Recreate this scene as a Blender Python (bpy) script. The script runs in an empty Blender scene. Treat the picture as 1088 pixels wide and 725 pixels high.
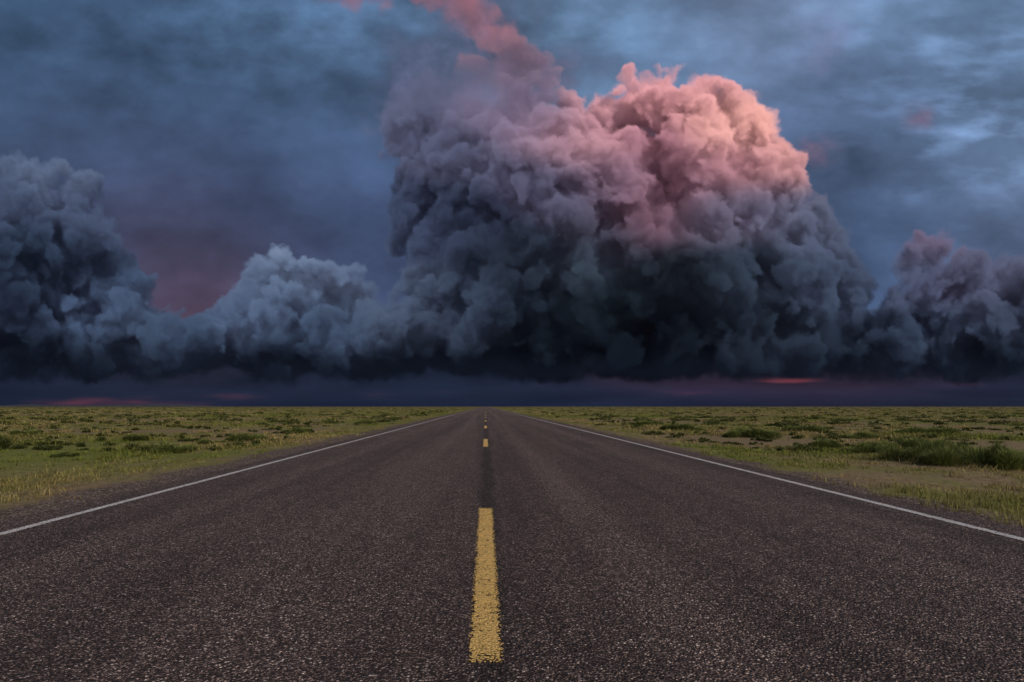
import bpy, math, time
import numpy as np
T0=time.time()
sc=bpy.context.scene
rng=np.random.default_rng(7)
F_PX=575.0; HZ=432.0; VX=516.0; CAM_H=0.95

# ------------------------------------------------------------------ helpers
def s2l(c):
    c=np.asarray(c,dtype=np.float64)/255.0
    return np.where(c<=0.04045,c/12.92,((np.maximum(c,0)+0.055)/1.055)**2.4)
def sst(a,b,x):
    t=np.clip((x-a)/(b-a),0,1); return t*t*(3-2*t)
def noise2(shape,beta,ax,seed,kmin=1.0,kmax=1e9,ay=1.0):
    r=np.random.default_rng(seed)
    n=r.standard_normal(shape)
    f=np.fft.rfft2(n)
    ky=np.fft.fftfreq(shape[0])[:,None]*1000*ay; kx=np.fft.rfftfreq(shape[1])[None,:]*1000*ax
    k=np.sqrt(kx*kx+ky*ky)
    w=1/np.maximum(k,kmin)**beta
    w[k>kmax]=0; w[0,0]=0
    o=np.fft.irfft2(f*w,s=shape); o-=o.mean(); return (o/o.std()).astype(np.float32)
def gblur(img,sig):
    p=int(sig*3)+1; a=np.pad(img,p,mode='edge')
    ky=np.fft.fftfreq(a.shape[0])[:,None]; kx=np.fft.rfftfreq(a.shape[1])[None,:]
    o=np.fft.irfft2(np.fft.rfft2(a)*np.exp(-2*(math.pi*sig)**2*(ky*ky+kx*kx)),s=a.shape)
    return o[p:-p,p:-p]
def bil(img,yy,xx,wrap=False):
    h,w=img.shape[:2]
    y0=np.floor(yy).astype(np.int64); x0=np.floor(xx).astype(np.int64)
    fy=(yy-y0); fx=(xx-x0)
    if wrap:
        ya,yb,xa,xb=y0%h,(y0+1)%h,x0%w,(x0+1)%w
    else:
        ya,yb=np.clip(y0,0,h-1),np.clip(y0+1,0,h-1); xa,xb=np.clip(x0,0,w-1),np.clip(x0+1,0,w-1)
    if img.ndim==3: fy=fy[...,None]; fx=fx[...,None]
    return (img[ya,xa]*(1-fx)+img[ya,xb]*fx)*(1-fy)+(img[yb,xa]*(1-fx)+img[yb,xb]*fx)*fy

def mesh_obj(name,verts,faces_flat,per,mat,cols=None,smooth=False):
    me=bpy.data.meshes.new(name)
    nv=len(verts); nf=len(faces_flat)//per
    me.vertices.add(nv); me.vertices.foreach_set('co',np.asarray(verts,dtype=np.float32).ravel())
    me.loops.add(nf*per); me.loops.foreach_set('vertex_index',np.asarray(faces_flat,dtype=np.int32))
    me.polygons.add(nf); me.polygons.foreach_set('loop_start',np.arange(0,nf*per,per,dtype=np.int32))
    me.update(calc_edges=True)
    if smooth: me.polygons.foreach_set('use_smooth',np.ones(nf,dtype=bool))
    if cols is not None:
        a=me.color_attributes.new('Col','FLOAT_COLOR','POINT')
        c=np.ones((nv,4),dtype=np.float32); c[:,:3]=cols
        a.data.foreach_set('color',c.ravel())
    me.materials.append(mat)
    ob=bpy.data.objects.new(name,me); sc.collection.objects.link(ob); return ob

class NT:
    def __init__(s,mat):
        s.t=mat.node_tree; s.n=s.t.nodes; s.l=s.t.links
    def new(s,ty,**k):
        n=s.n.new(ty)
        for a,b in k.items(): setattr(n,a,b)
        return n
    def link(s,a,b): s.l.new(a,b)
    def math(s,op,a,b=None,c=None,clamp=False):
        n=s.new('ShaderNodeMath',operation=op,use_clamp=clamp)
        for i,v in enumerate((a,b,c)):
            if v is None: continue
            if isinstance(v,(int,float)): n.inputs[i].default_value=v
            else: s.link(v,n.inputs[i])
        return n.outputs[0]
    def noise(s,co,scale,detail=4,rough=0.55,dist=0):
        n=s.new('ShaderNodeTexNoise'); s.link(co,n.inputs['Vector'])
        n.inputs['Scale'].default_value=scale; n.inputs['Detail'].default_value=detail
        n.inputs['Roughness'].default_value=rough; n.inputs['Distortion'].default_value=dist
        return n.outputs[0]
    def vor(s,co,scale,feature='F1'):
        n=s.new('ShaderNodeTexVoronoi',feature=feature); s.link(co,n.inputs['Vector'])
        n.inputs['Scale'].default_value=scale; return n
    def mapr(s,v,a,b,c=0.0,d=1.0,smooth=False):
        n=s.new('ShaderNodeMapRange'); n.clamp=True
        if smooth: n.interpolation_type='SMOOTHSTEP'
        s.link(v,n.inputs[0])
        for i,x in zip((1,2,3,4),(a,b,c,d)): n.inputs[i].default_value=x
        return n.outputs[0]
    def mix(s,f,a,b,mode='MIX'):
        n=s.new('ShaderNodeMix',data_type='RGBA',blend_type=mode)
        if isinstance(f,(int,float)): n.inputs[0].default_value=f
        else: s.link(f,n.inputs[0])
        for i,v in ((6,a),(7,b)):
            if isinstance(v,tuple): n.inputs[i].default_value=(*v,1)
            else: s.link(v,n.inputs[i])
        return n.outputs[2]
    def scale(s,co,v):
        n=s.new('ShaderNodeVectorMath',operation='MULTIPLY'); s.link(co,n.inputs[0]); n.inputs[1].default_value=v
        return n.outputs[0]
    def ramp(s,v,stops,interp='LINEAR'):
        n=s.new('ShaderNodeValToRGB'); s.link(v,n.inputs[0]); e=n.color_ramp.elements
        n.color_ramp.interpolation=interp
        while len(e)<len(stops): e.new(0.5)
        for x,(p,c) in zip(e,stops): x.position=p; x.color=(*c,1)
        return n.outputs[0]
def newmat(name):
    m=bpy.data.materials.new(name); m.use_nodes=True
    t=NT(m); b=m.node_tree.nodes['Principled BSDF']
    co=t.new('ShaderNodeTexCoord').outputs['Object']
    return m,t,b,co

# ------------------------------------------------------------------ SKY: cumulus volume, lit by ray sweeps
S=1.25; X0=-130.0; Y0=-68.0; NX=1080; NZ=400; NY=56; DY=4.0
Fld=np.full((NY,NZ,NX),-30,dtype=np.float32)
def splat(x,y,d,r):
    cx=(x-X0)/S; cz=(y-Y0)/S; cy=d/DY
    rr=r+8
    a,b=int(max(0,cx-rr/S)),int(min(NX,cx+rr/S+2)); c,e=int(max(0,cz-rr/S)),int(min(NZ,cz+rr/S+2))
    f,g=int(max(0,cy-rr/DY)),int(min(NY,cy+rr/DY+2))
    if a>=b or c>=e or f>=g: return
    X=((np.arange(a,b)-cx)*S).astype(np.float32); Z=((np.arange(c,e)-cz)*S).astype(np.float32); Y=((np.arange(f,g)-cy)*DY).astype(np.float32)
    dd=np.sqrt(Y[:,None,None]**2+Z[None,:,None]**2+X[None,None,:]**2)
    v=Fld[f:g,c:e,a:b]; np.maximum(v,r-dd,out=v)
prims=[]
main=[(438,238,26),(440,208,28),(455,182,28),(480,170,34),(525,148,32),(562,135,30),(600,150,32),(632,146,30),(664,122,28),(672,96,15),(706,116,32),(742,114,32),(786,132,34),(822,172,26),(845,205,24),(868,238,26),(888,250,16),(880,285,36),(905,308,24),(500,215,46),(560,195,54),(630,205,58),(700,205,62),(770,210,58),(820,250,48),(520,275,54),(590,280,62),(660,290,68),(740,290,68),(810,310,58),(860,350,46),(465,262,36),(470,300,36),(500,350,46),(560,350,52),(640,350,55),(720,350,55),(800,360,46),(900,365,32)]
shoulder=[(425,118,18),(455,106,26),(500,92,30),(542,84,26),(572,82,16),(530,118,34),(480,134,32),(602,112,16),(430,150,24),(545,58,20),(560,66,16)]
tops=[(350,-14,16),(378,-6,18),(408,-4,16),(445,-18,22),(470,-8,22),(492,6,20),(510,22,20),(522,38,17),(540,46,14),(480,-36,26)]
front=[(600,228,36),(655,178,36),(740,165,40),(700,250,40),(800,215,36),(560,262,36),(640,305,40),(760,290,40),(850,290,32),(520,312,36)]
left=[(12,195,30),(45,188,20),(80,215,26),(102,245,22),(60,260,46),(0,260,56),(-60,230,56),(115,290,32),(130,320,32),(60,330,56),(0,340,56),(150,345,27),(100,362,40),(-70,330,66),(-115,260,50),(30,225,30),(90,275,24)]
mid=[(180,362,26),(212,357,23),(243,345,24),(265,320,22),(285,292,18),(299,275,16),(316,284,14),(305,318,32),(345,297,18),(368,302,16),(350,330,32),(395,325,18),(420,332,18),(400,350,32),(445,335,18),(460,352,28),(290,358,38),(350,365,33),(500,345,28),(240,372,25)]
right=[(985,268,15),(999,260,12),(967,287,18),(1000,300,30),(1040,296,22),(1030,330,42),(1075,312,30),(960,330,27),(950,358,32),(1010,365,33),(1080,355,42),(1130,320,48),(1180,345,48),(930,372,23),(1215,300,50)]
shelf=[(x,382+8*math.sin(x*0.05),24) for x in range(-130,1230,26)]
def addp(L,d0,dv):
    for x,y,r in L: prims.append((x,y,d0+rng.uniform(-dv,dv)+ (60-r)*0.15,float(r)))
addp(main,128,24); addp(front,72,14); addp(left,125,26); addp(mid,92,16); addp(right,126,20); addp(shoulder,150,10); addp(shelf,120,20); addp(tops,150,12)
lvl=prims
for depth,(n,lo,hi,off) in enumerate([(9,0.36,0.62,0.80),(9,0.30,0.55,0.86),(6,0.34,0.55,0.87)]):
    for p in lvl: splat(*p)
    nxt=[]
    for x,y,d,r in lvl:
        v=rng.standard_normal((n,3)); v/=np.linalg.norm(v,axis=1)[:,None]
        for q in v:
            if q[2]>0.35: q[2]*=-1             # keep puffs on the side that faces the plain
            q=q/np.linalg.norm(q)
            rc=r*rng.uniform(lo,hi)
            if rc<2.8: continue
            yy=y+q[1]*r*off
            if yy>398-0.3*rc: continue
            nxt.append((x+q[0]*r*off,yy,d+q[2]*r*off,rc))
    lvl=nxt
for p in lvl: splat(*p)
print('puffs',len(lvl),time.time()-T0)
def noise3(beta,seed,kmin):
    r=np.random.default_rng(seed); n=r.standard_normal((NY,NZ,NX),dtype=np.float32)
    f=np.fft.rfftn(n)
    kz=np.fft.fftfreq(NY,DY)[:,None,None]; ky=np.fft.fftfreq(NZ,S)[None,:,None]; kx=np.fft.rfftfreq(NX,S)[None,None,:]
    k=np.sqrt(kx*kx+ky*ky+kz*kz)
    w=(1/np.maximum(k,kmin)**beta); w[k<kmin]*=0.3; w[0,0,0]=0
    f*=w; o=np.fft.irfftn(f,s=(NY,NZ,NX)).astype(np.float32); o/=o.std(); return o
N3=noise3(2.55,3,1/50.)
print('noise3',time.time()-T0)
Fld+=N3*3.0
D=np.clip((Fld+1.2)/6.2,0,1); D=D*D*(3-2*D)
del Fld
yrow=(Y0+np.arange(NZ)*S).astype(np.float32); xcol=(X0+np.arange(NX)*S).astype(np.float32)
D*= (1-sst(384,409,yrow))[None,:,None]
thin=1-0.95*np.exp(-(((xcol[None,:]-490)/100)**2+((yrow[:,None]-82)/56)**2))
thin*=1-0.86*sst(60,25,yrow)[:,None]*np.ones_like(thin)
D*=thin[None].astype(np.float32)
D*= (1+0.28*N3).clip(0.35,1.7)
del N3
def shift(a,sx,sy):
    def sh(a,s,ax):
        i=int(math.floor(s)); f=s-i
        def r(k):
            if k==0: return a
            o=np.zeros_like(a)
            if ax==1:
                if k>0: o[:,:-k]=a[:,k:]
                else: o[:,-k:]=a[:,:k]
            else:
                if k>0: o[:-k]=a[k:]
                else: o[-k:]=a[:k]
            return o
        return r(i)*(1-f)+r(i+1)*f
    return sh(sh(a,sx,1),-sy,0)
def sweep(sx,syp,sig,ms):
    st=S*math.sqrt(1+sx*sx+syp*syp)
    T=np.empty_like(D); od=np.zeros((NY,NX),dtype=np.float32)
    for k in range(NZ):
        od=shift(od,sx,syp*S/DY)+D[:,k]*st*0.5
        T[:,k]=(1-ms)*np.exp(-sig*od)+ms*np.exp(-sig*0.16*od)
        od=od+D[:,k]*st*0.5
    return T
Tsun=sweep(1.0,0.7,0.075,0.23)
Tup=sweep(0.1,0.5,0.055,0.26)
Tl=sweep(-0.9,0.8,0.065,0.20)
print('sweeps',time.time()-T0)
tr=np.ones((NZ,NX),dtype=np.float32); As=np.zeros_like(tr); Au=np.zeros_like(tr); Al=np.zeros_like(tr)
for j in range(NY):
    a=1-np.exp(-0.12*D[j]*DY); w=tr*a
    As+=w*Tsun[j]; Au+=w*Tup[j]; Al+=w*Tl[j]; tr*=1-a
del Tsun,Tup,Tl,D
al=1-tr; al_=np.maximum(al,1e-3)
vol=np.stack([As/al_,Au/al_,Al/al_,al],axis=-1)
W2=1350; H2=500
px=(X0+np.arange(W2))[None,:].repeat(H2,0).astype(np.float32); py=(Y0+np.arange(H2))[:,None].repeat(W2,1).astype(np.float32)
na=noise2((H2,W2),1.7,1.0,11,kmin=10); nb=noise2((H2,W2),1.7,1.0,12,kmin=10)
wx=px+na*2.6; wy=py+nb*2.6
V=bil(vol,(wy-Y0)/S,(wx-X0)/S)
def field(anc,sx,sy,lowsy=None):
    num=np.zeros((H2,W2,3)); den=np.full((H2,W2,1),1e-12)
    for x,y,r,g,b in anc:
        a,c=(sx,sy) if (lowsy is None or y<380) else (95,lowsy)
        w=np.exp(-0.5*(((px-x)/a)**2+((py-y)/c)**2))+1e-4/(1+((px-x)/100)**2+((py-y)/40)**2)
        num+=w[...,None]*np.array([r,g,b],float); den+=w[...,None]
    return num/den
# high overcast behind the cumulus
anc=[(-120,0,54,74,101),(0,0,58,80,108),(150,60,64,86,116),(300,20,78,106,140),(350,130,63,82,112),(100,140,60,76,104),(200,200,56,67,94),(300,240,64,80,113),(200,305,88,66,84),(150,250,64,67,92),(450,260,60,72,102),(400,30,86,112,146),(620,20,112,144,182),(580,60,106,136,172),(700,55,98,126,162),(800,20,118,134,166),(950,15,118,150,188),(1080,30,106,132,168),(900,90,80,98,130),(1000,90,92,114,146),(1000,160,92,114,148),(1075,165,116,142,176),(930,200,72,90,122),(930,270,66,84,116),(1090,240,86,100,132),(50,300,50,62,90),(240,380,38,46,70),(0,410,30,37,56),(250,412,32,40,60),(500,412,33,41,62),(800,402,56,45,64),(850,405,60,46,64),(820,418,42,40,62),(1080,412,36,40,60),(300,428,28,34,54),(700,428,30,37,58),(1080,428,30,35,53),(0,428,25,32,50),(1200,150,96,120,150),(1200,300,64,78,104)]
bgc=field(anc,75,50,9)
big=noise2((H2,W2),2.3,1.5,31,kmin=4); mid_=noise2((H2,W2),2.2,1.7,32,kmin=9); fin=noise2((H2,W2),1.9,1.6,33,kmin=22)
hh=np.maximum(HZ-py,2)+60
t1=noise2((1024,1024),2.0,1.0,21,kmin=6)
st=bil(t1,520.0/hh*70+na*3,(px-VX)/hh*70+nb*3,True)
tex=(0.065*big+0.045*mid_+0.024*fin+0.025*st)*(sst(420,330,py)*0.85+0.15)
rt=np.exp(-(((px-1040)/170)**2+((py-130)/110)**2))
rc_=noise2((H2,W2),1.9,3.0,35,kmin=26)
tex+=rt*(np.maximum(0.6*mid_+0.9*rc_,-0.3)*0.10-0.03)
tex+=0.03*np.exp(-(((px-330)/300)**2+((py-30)/80)**2))*(fin+0.6*rc_)
sky=s2l(np.clip(bgc*(1+np.clip(tex,-0.35,0.5))[...,None],8,250))
low=noise2((H2,W2),2.0,9.0,41,kmin=40)
sky*=(1+0.07*low*sst(385,400,py))[...,None]
def over(dst,a,c):
    a=np.clip(a,0,1)[...,None]; return dst*(1-a)+c*a
w1=noise2((H2,W2),2.2,1.1,51,kmin=9); w2=noise2((H2,W2),1.8,1.1,52,kmin=24)
def blob(x,y,rx,ry,ang=0):
    c,s=math.cos(ang),math.sin(ang); dx=px-x; dy=py-y
    return np.exp(-(((dx*c+dy*s)/rx)**2+((-dx*s+dy*c)/ry)**2))
wn=0.6*w1+0.4*w2
def wisp(sky,shape,col,op,am=0.17,lo=0.15,hi=1.0,tv=0.14):
    pw=sst(lo,hi,shape+am*wn*np.minimum(shape*2,1))
    return over(sky,pw*op,s2l([[col]])*np.clip(1+tv*w2+0.1*w1,0.4,1.8)[...,None])
sky=wisp(sky,blob(430,100,50,60)+blob(530,66,75,50)+0.45*blob(690,75,130,22)+0.5*blob(500,10,60,40),[80,86,112],0.72)
sky=wisp(sky,blob(480,115,60,45)+blob(560,76,46,36)+0.5*blob(610,110,35,28),[96,90,114],0.5)
sky=wisp(sky,blob(380,-4,52,10)+blob(497,16,34,22,0.6)+0.7*blob(462,-10,40,14),[128,96,114],0.5)
sky=wisp(sky,blob(975,127,22,17,-0.5)+blob(870,160,26,22)*0.7+blob(802,102,46,14)*0.35,[126,96,116],0.6)
sky=wisp(sky,0.55*blob(875,45,34,60,0.6),[118,108,142],0.4)
# cumulus colour : mean tone of each region x volumetric light ratio
cl=[(-80,230,60,70,94),(0,200,58,68,92),(40,178,84,96,122),(100,230,60,69,93),(60,270,38,48,67),(0,330,28,35,51),(100,330,54,66,90),(150,345,58,70,93),(150,370,42,52,71),(40,385,20,26,38),(120,392,21,27,39),
(300,262,106,120,147),(290,300,76,90,116),(345,293,82,94,120),(410,325,66,76,98),(350,345,52,64,86),(260,345,69,82,108),(200,365,46,58,79),(300,385,26,34,48),(450,345,48,56,74),(450,390,19,25,36),(500,330,45,53,71),
(440,230,52,60,83),(480,160,74,76,100),(430,110,84,88,114),(520,110,108,98,124),(545,60,116,98,118),(560,130,122,104,128),(500,230,40,46,65),(560,190,74,73,96),(600,150,156,118,132),(640,140,172,122,132),(662,95,192,134,140),(700,95,190,130,137),(740,92,198,136,139),(760,130,212,151,145),(820,140,220,155,147),(840,175,184,130,132),(790,175,160,110,120),(700,150,134,89,103),(720,190,134,95,109),(650,190,116,90,108),(690,230,100,70,84),(600,210,72,70,91),(640,250,49,48,62),(760,230,82,76,94),(820,220,88,84,106),(870,230,80,85,106),(880,250,68,75,97),(560,270,31,37,50),(620,280,46,55,68),(650,320,20,26,34),(720,290,25,30,39),(800,290,40,48,62),(870,300,52,60,79),(910,305,54,62,82),(560,340,24,31,42),(560,388,14,19,27),(700,375,13,17,25),(640,380,13,17,25),(800,350,26,32,43),(860,360,34,41,55),(900,390,19,25,36),
(380,-5,150,104,118),(450,-15,150,104,118),(480,0,168,108,118),(515,28,176,112,120),
(990,250,98,84,106),(970,285,66,71,94),(1010,300,66,67,90),(1050,290,74,76,98),(1080,330,48,54,72),(1000,350,43,51,69),(1050,390,20,26,37),(940,370,32,39,54),(1200,320,48,56,76),(250,396,19,25,37),(1150,392,20,26,37)]
clc=s2l(np.clip(field(cl,28,18),2,250))
sun,up,lf,a=V[...,0],V[...,1],V[...,2],V[...,3]
wsun=np.clip(sst(520,620,px),0,1)*0.7+0.1
A=wsun*sun+(1-wsun)*(0.5*lf+0.5*up)+0.02
ga=lambda s_: gblur(A*a,s_)/np.maximum(gblur(a,s_),0.05)
Ab=ga(46); As_=ga(5)
corem=blob(690,320,170,80)
rel=np.clip(A/np.maximum(Ab,0.02),0.1,2.8)**(1.08-0.35*corem)*np.clip(A/np.maximum(As_,0.02),0.4,1.8)**(0.42-0.25*corem)
rel=np.where(rel>1.4,1.4+(rel-1.4)*0.6,rel)
rel3=np.stack([rel**0.94,rel**1.03,rel**0.98],-1)
sky=over(sky,a,clc*rel3)
print('rel',np.percentile(rel[a>0.5],[5,25,50,75,95]))
hz=sst(366,396,py+2*na)*(1-sst(397,413,py+2*na))
sky=over(sky,hz*0.6,s2l([[19,25,37]])[None])
pw=sst(0.2,1.1,blob(835,405,34,2.8)+0.3*blob(860,400,80,6)+0.16*low)
sky=over(sky,pw*0.42*sst(394,402,py),s2l([[[150,74,84]]]))
sky=np.clip(sky,0.002,0.95)
print('sky',time.time()-T0)
R=20000.0
colpx=np.arange(X0,X0+W2-1,1.0)
az=np.arctan((colpx-VX)/F_PX)
azL=np.radians(np.arange(-122,math.degrees(az[0])-0.3,0.5)); azR=np.radians(np.arange(math.degrees(az[-1])+0.3,122,0.5))
azs=np.concatenate([azL,az,azR])
pcol=np.concatenate([colpx[0]+(azL-az[0])*F_PX*2.2,colpx,colpx[-1]+(azR-az[-1])*F_PX*2.2])
rows=np.concatenate([np.arange(-420,Y0,6.0),np.arange(Y0,HZ+0.5,1.0),[434,440]])
def mirror(v,a,b):
    p=(v-a)%(2*(b-a)); return a+np.where(p>(b-a),2*(b-a)-p,p)
mc=mirror(pcol,X0,X0+W2-2)-X0; mr=np.clip(mirror(rows,Y0,HZ+68)-Y0,0,H2-1)
mr[rows>HZ-1]=HZ-1-Y0
C=bil(sky,mr[:,None]*np.ones((1,len(mc))),mc[None,:]*np.ones((len(mr),1)))
cz=np.cos(np.clip(azs,az[0],az[-1]))
Vx=R*np.sin(azs)[None,:].repeat(len(rows),0); Vy=R*np.cos(azs)[None,:].repeat(len(rows),0)
Vz=R*((HZ-rows)/F_PX)[:,None]*cz[None,:]+CAM_H
vt=np.stack([Vx,Vy,Vz],-1).reshape(-1,3)
nr,nc=len(rows),len(azs)
i=np.arange(nr*nc).reshape(nr,nc)
fc=np.stack([i[:-1,:-1],i[1:,:-1],i[1:,1:],i[:-1,1:]],-1).reshape(-1)
ms=bpy.data.materials.new('storm_sky'); ms.use_nodes=True; t=NT(ms); t.n.clear()
o=t.new('ShaderNodeOutputMaterial'); e=t.new('ShaderNodeEmission'); at=t.new('ShaderNodeAttribute',attribute_name='Col')
t.link(at.outputs['Color'],e.inputs[0]); e.inputs[1].default_value=1.0; t.link(e.outputs[0],o.inputs[0])
ms.cycles.emission_sampling='NONE'
mesh_obj('sky',vt,fc,4,ms,C.reshape(-1,3))
print('dome',nr*nc,time.time()-T0)

# ------------------------------------------------------------------ asphalt (chip seal)
def chips(t,co):
    v1=t.vor(co,88); v2=t.vor(co,180)
    g1=t.new('ShaderNodeSeparateColor'); t.link(v1.outputs['Color'],g1.inputs[0])
    g2=t.new('ShaderNodeSeparateColor'); t.link(v2.outputs['Color'],g2.inputs[0])
    return v1,v2,g1,g2
ma,t,b,co=newmat('chipseal_asphalt')
v1,v2,g1,g2=chips(t,co)
c1=t.ramp(g1.outputs[0],[(0,(0.026,0.018,0.016)),(0.35,(0.075,0.051,0.043)),(0.62,(0.15,0.104,0.088)),(0.82,(0.28,0.20,0.168)),(0.93,(0.50,0.385,0.33)),(1.0,(0.82,0.70,0.62))])
c2=t.ramp(g2.outputs[1],[(0,(0.020,0.015,0.013)),(0.6,(0.105,0.073,0.063)),(0.9,(0.28,0.21,0.18)),(1.0,(0.64,0.53,0.47))])
c=t.mix(t.mapr(g2.outputs[0],0.45,0.55),c1,c2)
gap=t.mapr(v1.outputs['Distance'],0.33,0.72,0.0,0.85)
c=t.mix(gap,c,(0.014,0.010,0.009))
big=t.noise(t.scale(co,(1,0.3,1)),1.3,6,0.65)
trk=t.noise(t.scale(co,(1,0.015,1)),1.8,5,0.65)
blot=t.noise(co,6,5,0.7)
mod=t.math('ADD',t.mapr(big,0.3,0.7,0.82,1.20),t.mapr(trk,0.35,0.65,-0.24,0.30))
mod=t.math('ADD',mod,t.mapr(blot,0.3,0.7,-0.20,0.22))
sep=t.new('ShaderNodeSeparateXYZ'); t.link(co,sep.inputs[0])
ax=t.math('ABSOLUTE',sep.outputs[0])
wt=t.math('ABSOLUTE',t.math('SUBTRACT',ax,0.95)); wt=t.mapr(wt,0.0,0.45,0.26,0.0,True)
wt2=t.math('ABSOLUTE',t.math('SUBTRACT',ax,2.75)); wt2=t.mapr(wt2,0.0,0.45,0.20,0.0,True)
mod=t.math('ADD',mod,t.math('ADD',wt,wt2))
wob=t.noise(t.scale(co,(1,0.6,1)),1.6,3)
jx=t.math('SUBTRACT',sep.outputs[0],t.mapr(wob,0.3,0.7,-0.02,0.07))
jd=t.mapr(t.math('ABSOLUTE',jx),0.02,0.12,0.45,0.0,True)
mod=t.math('MULTIPLY',mod,t.math('SUBTRACT',1.0,jd))
comb=t.new('ShaderNodeCombineColor')
for k in range(3): t.link(mod,comb.inputs[k])
c=t.mix(1.0,c,comb.outputs[0],'MULTIPLY')
t.link(c,b.inputs['Base Color']); b.inputs['Roughness'].default_value=0.8; b.inputs['Specular IOR Level'].default_value=0.3
h=t.math('ADD',t.mapr(v1.outputs['Distance'],0.0,0.7,1.0,0.0),t.math('MULTIPLY',g1.outputs[1],0.8))
bp=t.new('ShaderNodeBump'); t.link(h,bp.inputs['Height']); bp.inputs['Strength'].default_value=1.0; bp.inputs['Distance'].default_value=0.010
t.link(bp.outputs[0],b.inputs['Normal'])

def paint(name,col,worn,halfw,xc,ends=None):
    m,t,b,co=newmat(name)
    v1,v2,g1,g2=chips(t,co)
    n=t.noise(co,9,6,0.7); n2=t.noise(co,60,3,0.6)
    tone=t.mapr(t.math('ADD',t.math('MULTIPLY',g1.outputs[0],0.55),t.math('MULTIPLY',n2,0.5)),0.1,0.95,0.5,1.1)
    comb=t.new('ShaderNodeCombineColor')
    for k in range(3): t.link(tone,comb.inputs[k])
    c=t.mix(1.0,col,comb.outputs[0],'MULTIPLY')
    c=t.mix(t.mapr(n,0.52,0.75,0,0.5),c,tuple(x*0.45 for x in col))
    t.link(c,b.inputs['Base Color']); b.inputs['Roughness'].default_value=0.7
    sep=t.new('ShaderNodeSeparateXYZ'); t.link(co,sep.inputs[0])
    dx=t.math('ABSOLUTE',t.math('SUBTRACT',sep.outputs[0],xc))
    edge=t.mapr(dx,halfw*0.62,halfw,0.0,0.75)
    if ends:
        y=t.math('MODULO',t.math('ADD',sep.outputs[1],ends[0]),ends[1])
        ed=t.math('ABSOLUTE',t.math('SUBTRACT',y,ends[2]/2)); ed=t.mapr(ed,ends[2]/2-0.08,ends[2]/2,0,0.6)
        edge=t.math('MAXIMUM',edge,ed)
    pit=t.mapr(v1.outputs['Distance'],0.3,0.8,0.0,0.5)
    q=t.math('ADD',t.math('ADD',edge,pit),t.math('MULTIPLY',g1.outputs[2],0.45))
    q=t.math('ADD',q,t.mapr(n,0.35,0.75,-0.1,worn))
    t.link(t.mapr(q,0.72,0.86,1.0,0.0),b.inputs['Alpha'])
    h=t.mapr(v1.outputs['Distance'],0.0,0.7,1.0,0.0)
    bp=t.new('ShaderNodeBump'); t.link(h,bp.inputs['Height']); bp.inputs['Strength'].default_value=0.9; bp.inputs['Distance'].default_value=0.007
    t.link(bp.outputs[0],b.inputs['Normal'])
    return m

# ------------------------------------------------------------------ terrain
tile=noise2((512,512),1.6,1.0,61,kmin=8)
tile2=noise2((512,512),1.3,1.0,62,kmin=20)
def n_at(tl,x,y,s): return bil(tl,np.asarray(y)*s,np.asarray(x)*s,True)
def gz(x,y):
    x=np.asarray(x,float); y=np.asarray(y,float); ax=np.abs(x)
    return -0.006-sst(4.1,7.5,ax)*0.13-sst(4.0,4.25,ax)*0.012+sst(5,9,ax)*0.035*np.clip(n_at(tile,x,y,8.0),-2,1.8)*np.exp(-np.abs(y)/250)
def spaced(a,first,grow,lim):
    o=[a]; s=first
    while o[-1]<lim: o.append(o[-1]+s); s*=grow
    return o
xp=[0,2,3.6,3.9,4.05,4.15,4.25]+spaced(4.4,0.2,1.03,22000)
xs=np.array(sorted([-v for v in xp[1:]]+xp)); ys=np.array([-30,-20,-12,-8,-4,-2]+spaced(0,0.3,1.022,22500))
GX,GY=np.meshgrid(xs,ys); GZ=gz(GX,GY)
i=np.arange(GX.size).reshape(GX.shape)
fc=np.stack([i[:-1,:-1],i[:-1,1:],i[1:,1:],i[1:,:-1]],-1).reshape(-1)
def green_at(x,y,off):
    x=np.asarray(x); y=np.asarray(y)
    return np.clip(0.46+0.30*n_at(tile,x+31,y,5)+0.28*n_at(tile,x+77,y+13,17)+0.32*np.exp(-((off-1.4)/1.3)**2),0,1)
gcol=np.zeros((GX.size,3)); gcol[:,0]=green_at(GX,GY,np.abs(GX)-4.0).ravel()
mg,t,b,co=newmat('prairie_ground')
at=t.new('ShaderNodeAttribute',attribute_name='Col'); sg=t.new('ShaderNodeSeparateColor'); t.link(at.outputs['Color'],sg.inputs[0])
nB=t.noise(co,0.9,5,0.65); nC=t.noise(co,14,5,0.7); nD=t.noise(co,0.012,6,0.65); nE=t.noise(co,0.12,6,0.7)
soil=t.ramp(nC,[(0.25,(0.10,0.072,0.042)),(0.5,(0.21,0.158,0.090)),(0.72,(0.35,0.28,0.17))])
grs=t.ramp(nC,[(0.25,(0.070,0.088,0.020)),(0.5,(0.15,0.172,0.038)),(0.75,(0.25,0.265,0.065))])
f=t.math('ADD',t.mapr(sg.outputs[0],0.1,0.9,0.0,0.85),t.mapr(nB,0.35,0.65,-0.25,0.3),clamp=True)
c=t.mix(f,soil,grs)
far=t.ramp(t.math('ADD',t.math('MULTIPLY',nD,0.5),t.math('MULTIPLY',nE,0.5)),[(0.38,(0.19,0.14,0.06)),(0.5,(0.15,0.14,0.045)),(0.62,(0.075,0.092,0.030))])
sep=t.new('ShaderNodeSeparateXYZ'); t.link(co,sep.inputs[0])
c=t.mix(t.mapr(sep.outputs[1],25,160,0,0.75),c,far)
c=t.mix(t.mapr(sep.outputs[1],250,3000,0,0.75),c,(0.075,0.057,0.04))
v=t.vor(co,60); gs=t.new('ShaderNodeSeparateColor'); t.link(v.outputs['Color'],gs.inputs[0])
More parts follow.
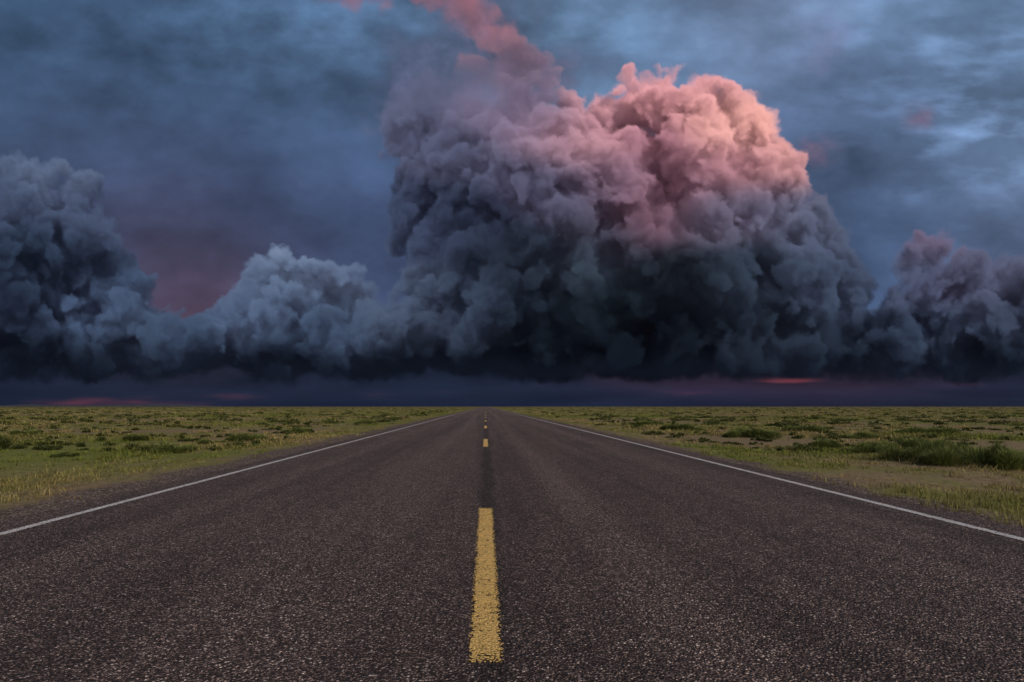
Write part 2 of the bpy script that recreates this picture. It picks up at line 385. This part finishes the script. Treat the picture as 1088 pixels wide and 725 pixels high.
grav=t.ramp(gs.outputs[0],[(0,(0.035,0.026,0.023)),(0.6,(0.115,0.085,0.068)),(0.9,(0.23,0.18,0.145)),(1,(0.5,0.42,0.36))])
ax=t.math('ADD',t.math('ABSOLUTE',sep.outputs[0]),t.mapr(nB,0.3,0.7,-0.35,0.35))
c=t.mix(t.mapr(ax,4.4,4.9,1.0,0.0,True),c,grav)
t.link(c,b.inputs['Base Color']); b.inputs['Roughness'].default_value=0.95; b.inputs['Specular IOR Level'].default_value=0.1
bp=t.new('ShaderNodeBump'); t.link(t.math('ADD',nC,gs.outputs[1]),bp.inputs['Height']); bp.inputs['Strength'].default_value=0.6; bp.inputs['Distance'].default_value=0.02
t.link(bp.outputs[0],b.inputs['Normal'])
mesh_obj('ground',np.stack([GX,GY,GZ],-1).reshape(-1,3),fc,4,mg,gcol,smooth=True)

XL,XR=-3.60,3.83
ry=np.array([-30,-20,-10,-5]+spaced(-3,0.06,1.012,19000)); nr_=len(ry)
rl=XL-0.36+0.05*n_at(tile2,0*ry,ry,40)*np.exp(-np.abs(ry)/200)
rr_=XR+0.36+0.05*n_at(tile2,0*ry+5,ry,40)*np.exp(-np.abs(ry)/200)
fr=np.array([0,0.5,1])
P=rl[:,None]*(1-fr)+rr_[:,None]*fr
vt=np.stack([P,ry[:,None].repeat(3,1),np.zeros_like(P)],-1).reshape(-1,3)
i=np.arange(nr_*3).reshape(nr_,3)
fc=np.stack([i[:-1,:-1],i[:-1,1:],i[1:,1:],i[1:,:-1]],-1).reshape(-1)
mesh_obj('road',vt,fc,4,ma)
def strip(name,x0,x1,segs,mat,z=0.004):
    vs=[];f=[]
    for a,b_ in segs:
        k=len(vs); vs+=[(x0,a,z),(x1,a,z),(x1,b_,z),(x0,b_,z)]; f+=[k,k+1,k+2,k+3]
    return mesh_obj(name,np.array(vs),np.array(f),4,mat)
white=(0.74,0.72,0.70)
ml=paint('worn_white_paint',white,0.16,0.05,XL); mr_=paint('worn_white_paint_b',white,0.16,0.05,XR)
segs=[(-30,30),(30,300),(300,18000)]
strip('edge_line',XL-0.05,XL+0.05,segs,ml); strip('edge_line',XR-0.05,XR+0.05,segs,mr_)
SP=10.7; L=3.06; S0=2.0
my=paint('worn_yellow_paint',(0.92,0.60,0.18),0.22,0.072,0.0,(SP*4-S0,SP,L))
strip('centre_line',-0.072,0.072,[(S0+SP*k,S0+SP*k+L) for k in range(-2,80)],my)

# ------------------------------------------------------------------ vegetation
mv=bpy.data.materials.new('grass_blades'); mv.use_nodes=True; t=NT(mv); b=t.n['Principled BSDF']
at=t.new('ShaderNodeAttribute',attribute_name='Col'); t.link(at.outputs['Color'],b.inputs['Base Color'])
b.inputs['Roughness'].default_value=0.75; b.inputs['Specular IOR Level'].default_value=0.15
tl=t.new('ShaderNodeBsdfTranslucent'); t.link(at.outputs['Color'],tl.inputs[0]); mx=t.new('ShaderNodeMixShader'); mx.inputs[0].default_value=0.3
t.link(b.outputs[0],mx.inputs[1]); t.link(tl.outputs[0],mx.inputs[2]); t.link(mx.outputs[0],t.n['Material Output'].inputs[0])
def blades(base,ang,h,w,lean,col,tipcol):
    n=len(h); d=np.stack([np.cos(ang),np.sin(ang),0*ang],-1); s=np.stack([-np.sin(ang+rng.uniform(-1,1,n)),np.cos(ang),0*ang],-1)
    w=w[:,None]; up=np.zeros((n,3)); up[:,2]=1
    m=base+d*(lean*h*0.35)[:,None]+up*(h*0.6)[:,None]; tp=base+d*(lean*h)[:,None]+up*(h*np.sqrt(np.clip(1-0.35*lean**2,0.1,1)))[:,None]
    v=np.stack([base-s*w,base+s*w,m+s*w*0.75,m-s*w*0.75,tp],1)
    k=(np.arange(n)*5)[:,None]
    f=np.concatenate([k+np.array([[0,1,2]]),k+np.array([[0,2,3]]),k+np.array([[3,2,4]])],1)
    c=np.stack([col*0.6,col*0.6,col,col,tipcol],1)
    return v.reshape(-1,3),f.reshape(-1),c.reshape(-1,3)
G1=np.array([0.12,0.175,0.028]); G2=np.array([0.24,0.27,0.052]); TAN=np.array([0.48,0.38,0.18]); DRY=np.array([0.29,0.24,0.09])
NTUF=50000
d=np.exp(rng.uniform(math.log(3.5),math.log(260),NTUF)); x=rng.uniform(-1.25,1.25,NTUF)*d
off=np.abs(x)-np.where(x<0,3.96,4.19)
cov=n_at(tile,x,d,14)+0.5*n_at(tile2,x,d,30)
keep=(off>0.05)&(rng.random(NTUF)<np.clip(0.12+0.5*off,0,1))&(cov+rng.normal(0,0.35,NTUF)>-0.18)
x,d,off,cov=x[keep],d[keep],off[keep],cov[keep]
nt=len(x); nb_=11
green=np.clip(green_at(x,d,off)+rng.normal(0,0.12,nt),0,1)
bx=np.repeat(x,nb_)+rng.normal(0,1,nt*nb_)*np.repeat(0.03+0.003*d,nb_); by=np.repeat(d,nb_)+rng.normal(0,1,nt*nb_)*np.repeat(0.03+0.004*d,nb_)
hs=np.repeat(rng.uniform(0.02,0.08,nt)*(1+0.6*sst(1,4,off))*np.clip(1+0.35*cov,0.5,2),nb_)*rng.uniform(0.5,1.2,nt*nb_)
ws=np.maximum(0.0022,np.repeat(d,nb_)*0.0006)
gg=np.repeat(green,nb_)[:,None]; rv=rng.random((nt*nb_,1))
colr=(TAN*(1-rv)+DRY*rv)*(1-gg)+(G1*(1-rv)+G2*rv)*gg
colr=colr*np.repeat(rng.uniform(0.6,1.25,nt),nb_)[:,None]
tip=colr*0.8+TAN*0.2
ok=(np.abs(bx)-np.where(bx<0,3.97,4.2))>0
base=np.stack([bx,by,gz(bx,by)-0.004],-1)[ok]
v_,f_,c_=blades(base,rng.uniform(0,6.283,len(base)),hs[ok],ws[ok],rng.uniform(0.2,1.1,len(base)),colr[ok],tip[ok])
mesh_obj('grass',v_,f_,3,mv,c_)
print('grass',len(base),time.time()-T0)
def shrub_data(cx,cy,wd,ht,n,colA,colB,dist):
    gz0=float(gz(cx,cy))
    sub=max(4,int(wd/0.16))
    sc_=rng.uniform(-0.5,0.5,(sub,2))*np.array([wd*0.8,wd*0.6]); sh=rng.uniform(0.5,1.0,sub)*ht*(1-0.6*(np.abs(sc_[:,0])/(wd*0.5))**2)
    sr=rng.uniform(0.12,0.26,sub)*wd; tone=rng.uniform(0.65,1.35,sub)
    k=rng.integers(0,sub,n)
    th=rng.uniform(0,6.283,n); el=np.arccos(rng.random(n)**0.8)
    rad=rng.uniform(0.35,1.0,n)**0.6
    px_=cx+sc_[k,0]+np.sin(el)*np.cos(th)*sr[k]*rad; py_=cy+sc_[k,1]+np.sin(el)*np.sin(th)*sr[k]*rad
    pz_=gz0+np.cos(el)*sh[k]*rad*0.8
    h=rng.uniform(0.2,0.55,n)*ht*0.6; w=np.maximum(0.0030,dist*0.00045)*rng.uniform(0.8,1.5,n)
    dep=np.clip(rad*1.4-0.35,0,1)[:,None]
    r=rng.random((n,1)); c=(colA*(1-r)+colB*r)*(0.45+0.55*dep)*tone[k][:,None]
    return blades(np.stack([px_,py_,pz_],-1),th,h,w,np.sin(el)*1.2,c,c*1.3+0.015)
SA=np.array([0.10,0.14,0.035]); SB=np.array([0.25,0.28,0.09])
shr=[(170,480,54,13),(255,469,42,11),(133,468,30,9),(312,460,30,7),(215,472,34,7),(20,462,36,8),(60,485,30,6),
     (1040,498,110,27),(940,482,66,14),(985,478,70,15),(880,475,50,12),(800,466,58,12),(1092,502,60,32),(728,458,44,9),(690,452,34,7),(860,459,44,8),(1005,462,54,9),(-60,480,80,18),(1180,490,90,25),(925,466,40,8)]
for (bx_,by_,wp,hp) in shr:
    dist=F_PX*(CAM_H+0.13)/(by_-HZ); cx=(bx_-VX)/F_PX*dist
    wd=wp/F_PX*dist; ht=hp/F_PX*dist*1.1
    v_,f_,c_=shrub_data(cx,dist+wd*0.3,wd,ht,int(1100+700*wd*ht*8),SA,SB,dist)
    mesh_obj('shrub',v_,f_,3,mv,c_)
VV=[];FF=[];CC=[];k=0
for q in range(2600):
    dist=math.exp(rng.uniform(math.log(13),math.log(900))); x_=rng.uniform(-1.2,1.2)*dist
    if abs(x_)<6+0.01*dist: continue
    wd=rng.uniform(0.4,1.5)*(1+0.002*dist); ht=rng.uniform(0.12,0.40)*(0.6+0.4*wd)
    if dist<30: wd*=0.5; ht*=0.55
    br=rng.uniform(0,1); ca=SA*(1-br)*0.6+np.array([0.06,0.085,0.02])*br
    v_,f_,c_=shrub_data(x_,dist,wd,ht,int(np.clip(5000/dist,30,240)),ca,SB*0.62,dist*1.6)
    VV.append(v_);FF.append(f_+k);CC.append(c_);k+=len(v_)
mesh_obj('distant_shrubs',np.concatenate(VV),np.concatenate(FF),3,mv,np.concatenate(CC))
mh,t,b,co=newmat('hazy_hills'); b.inputs['Roughness'].default_value=1
nn=t.noise(co,0.002,4); t.link(t.ramp(nn,[(0.3,(0.022,0.032,0.055)),(0.7,(0.04,0.052,0.08))]),b.inputs['Base Color'])
hx=np.linspace(-20000,-9500,220); prof=np.interp(hx,[-20000,-17500,-16500,-15000,-13800,-12500,-11800,-11000,-9500],[60,85,55,40,62,95,70,30,-5])+8*n_at(tile,hx*0,hx,0.02)
vs=[];f=[]
for a_,(xx,zz) in enumerate(zip(hx,prof)):
    yb=17000
    vs+=[(xx*0.72,yb*0.86,-5),(xx*0.75,yb*0.9,max(zz,-4)*0.9),(xx*0.77,yb*0.93,-5)]
for a_ in range(len(hx)-1):
    k=3*a_; f+=[k,k+3,k+4,k+1, k+1,k+4,k+5,k+2]
mesh_obj('hills',np.array(vs),np.array(f),4,mh,smooth=True)

# ------------------------------------------------------------------ light
w=bpy.data.worlds.new('World'); sc.world=w; w.use_nodes=True; nt_=w.node_tree
sk=nt_.nodes.new('ShaderNodeTexSky'); sk.sky_type='NISHITA'; sk.sun_disc=False
sk.sun_elevation=math.radians(32); sk.sun_rotation=math.radians(150); sk.air_density=1.0; sk.dust_density=3.0
bg=nt_.nodes['Background']; nt_.links.new(sk.outputs[0],bg.inputs[0]); bg.inputs[1].default_value=0.08
sl=bpy.data.lights.new('sun','SUN'); sl.energy=1.5; sl.angle=math.radians(14); sl.color=(1,0.83,0.70)
so=bpy.data.objects.new('sun',sl); sc.collection.objects.link(so)
from mathutils import Vector
az_=math.radians(150); el_=math.radians(32)
dirv=Vector((math.sin(az_)*math.cos(el_),math.cos(az_)*math.cos(el_),math.sin(el_)))
so.rotation_euler=dirv.to_track_quat('Z','Y').to_euler()
# ------------------------------------------------------------------ camera
cd=bpy.data.cameras.new('camera'); cam=bpy.data.objects.new('camera',cd); sc.collection.objects.link(cam); sc.camera=cam
cam.location=(0,0,CAM_H); cam.rotation_euler=(math.radians(90),0,0)
cd.sensor_width=36; cd.lens=36*F_PX/1088
cd.shift_x=(544-VX)/1088; cd.shift_y=(HZ-362.5)/1088
cd.clip_start=0.05; cd.clip_end=60000
sc.view_settings.view_transform='Standard'; sc.view_settings.look='None'; sc.view_settings.exposure=0
print('done',time.time()-T0)
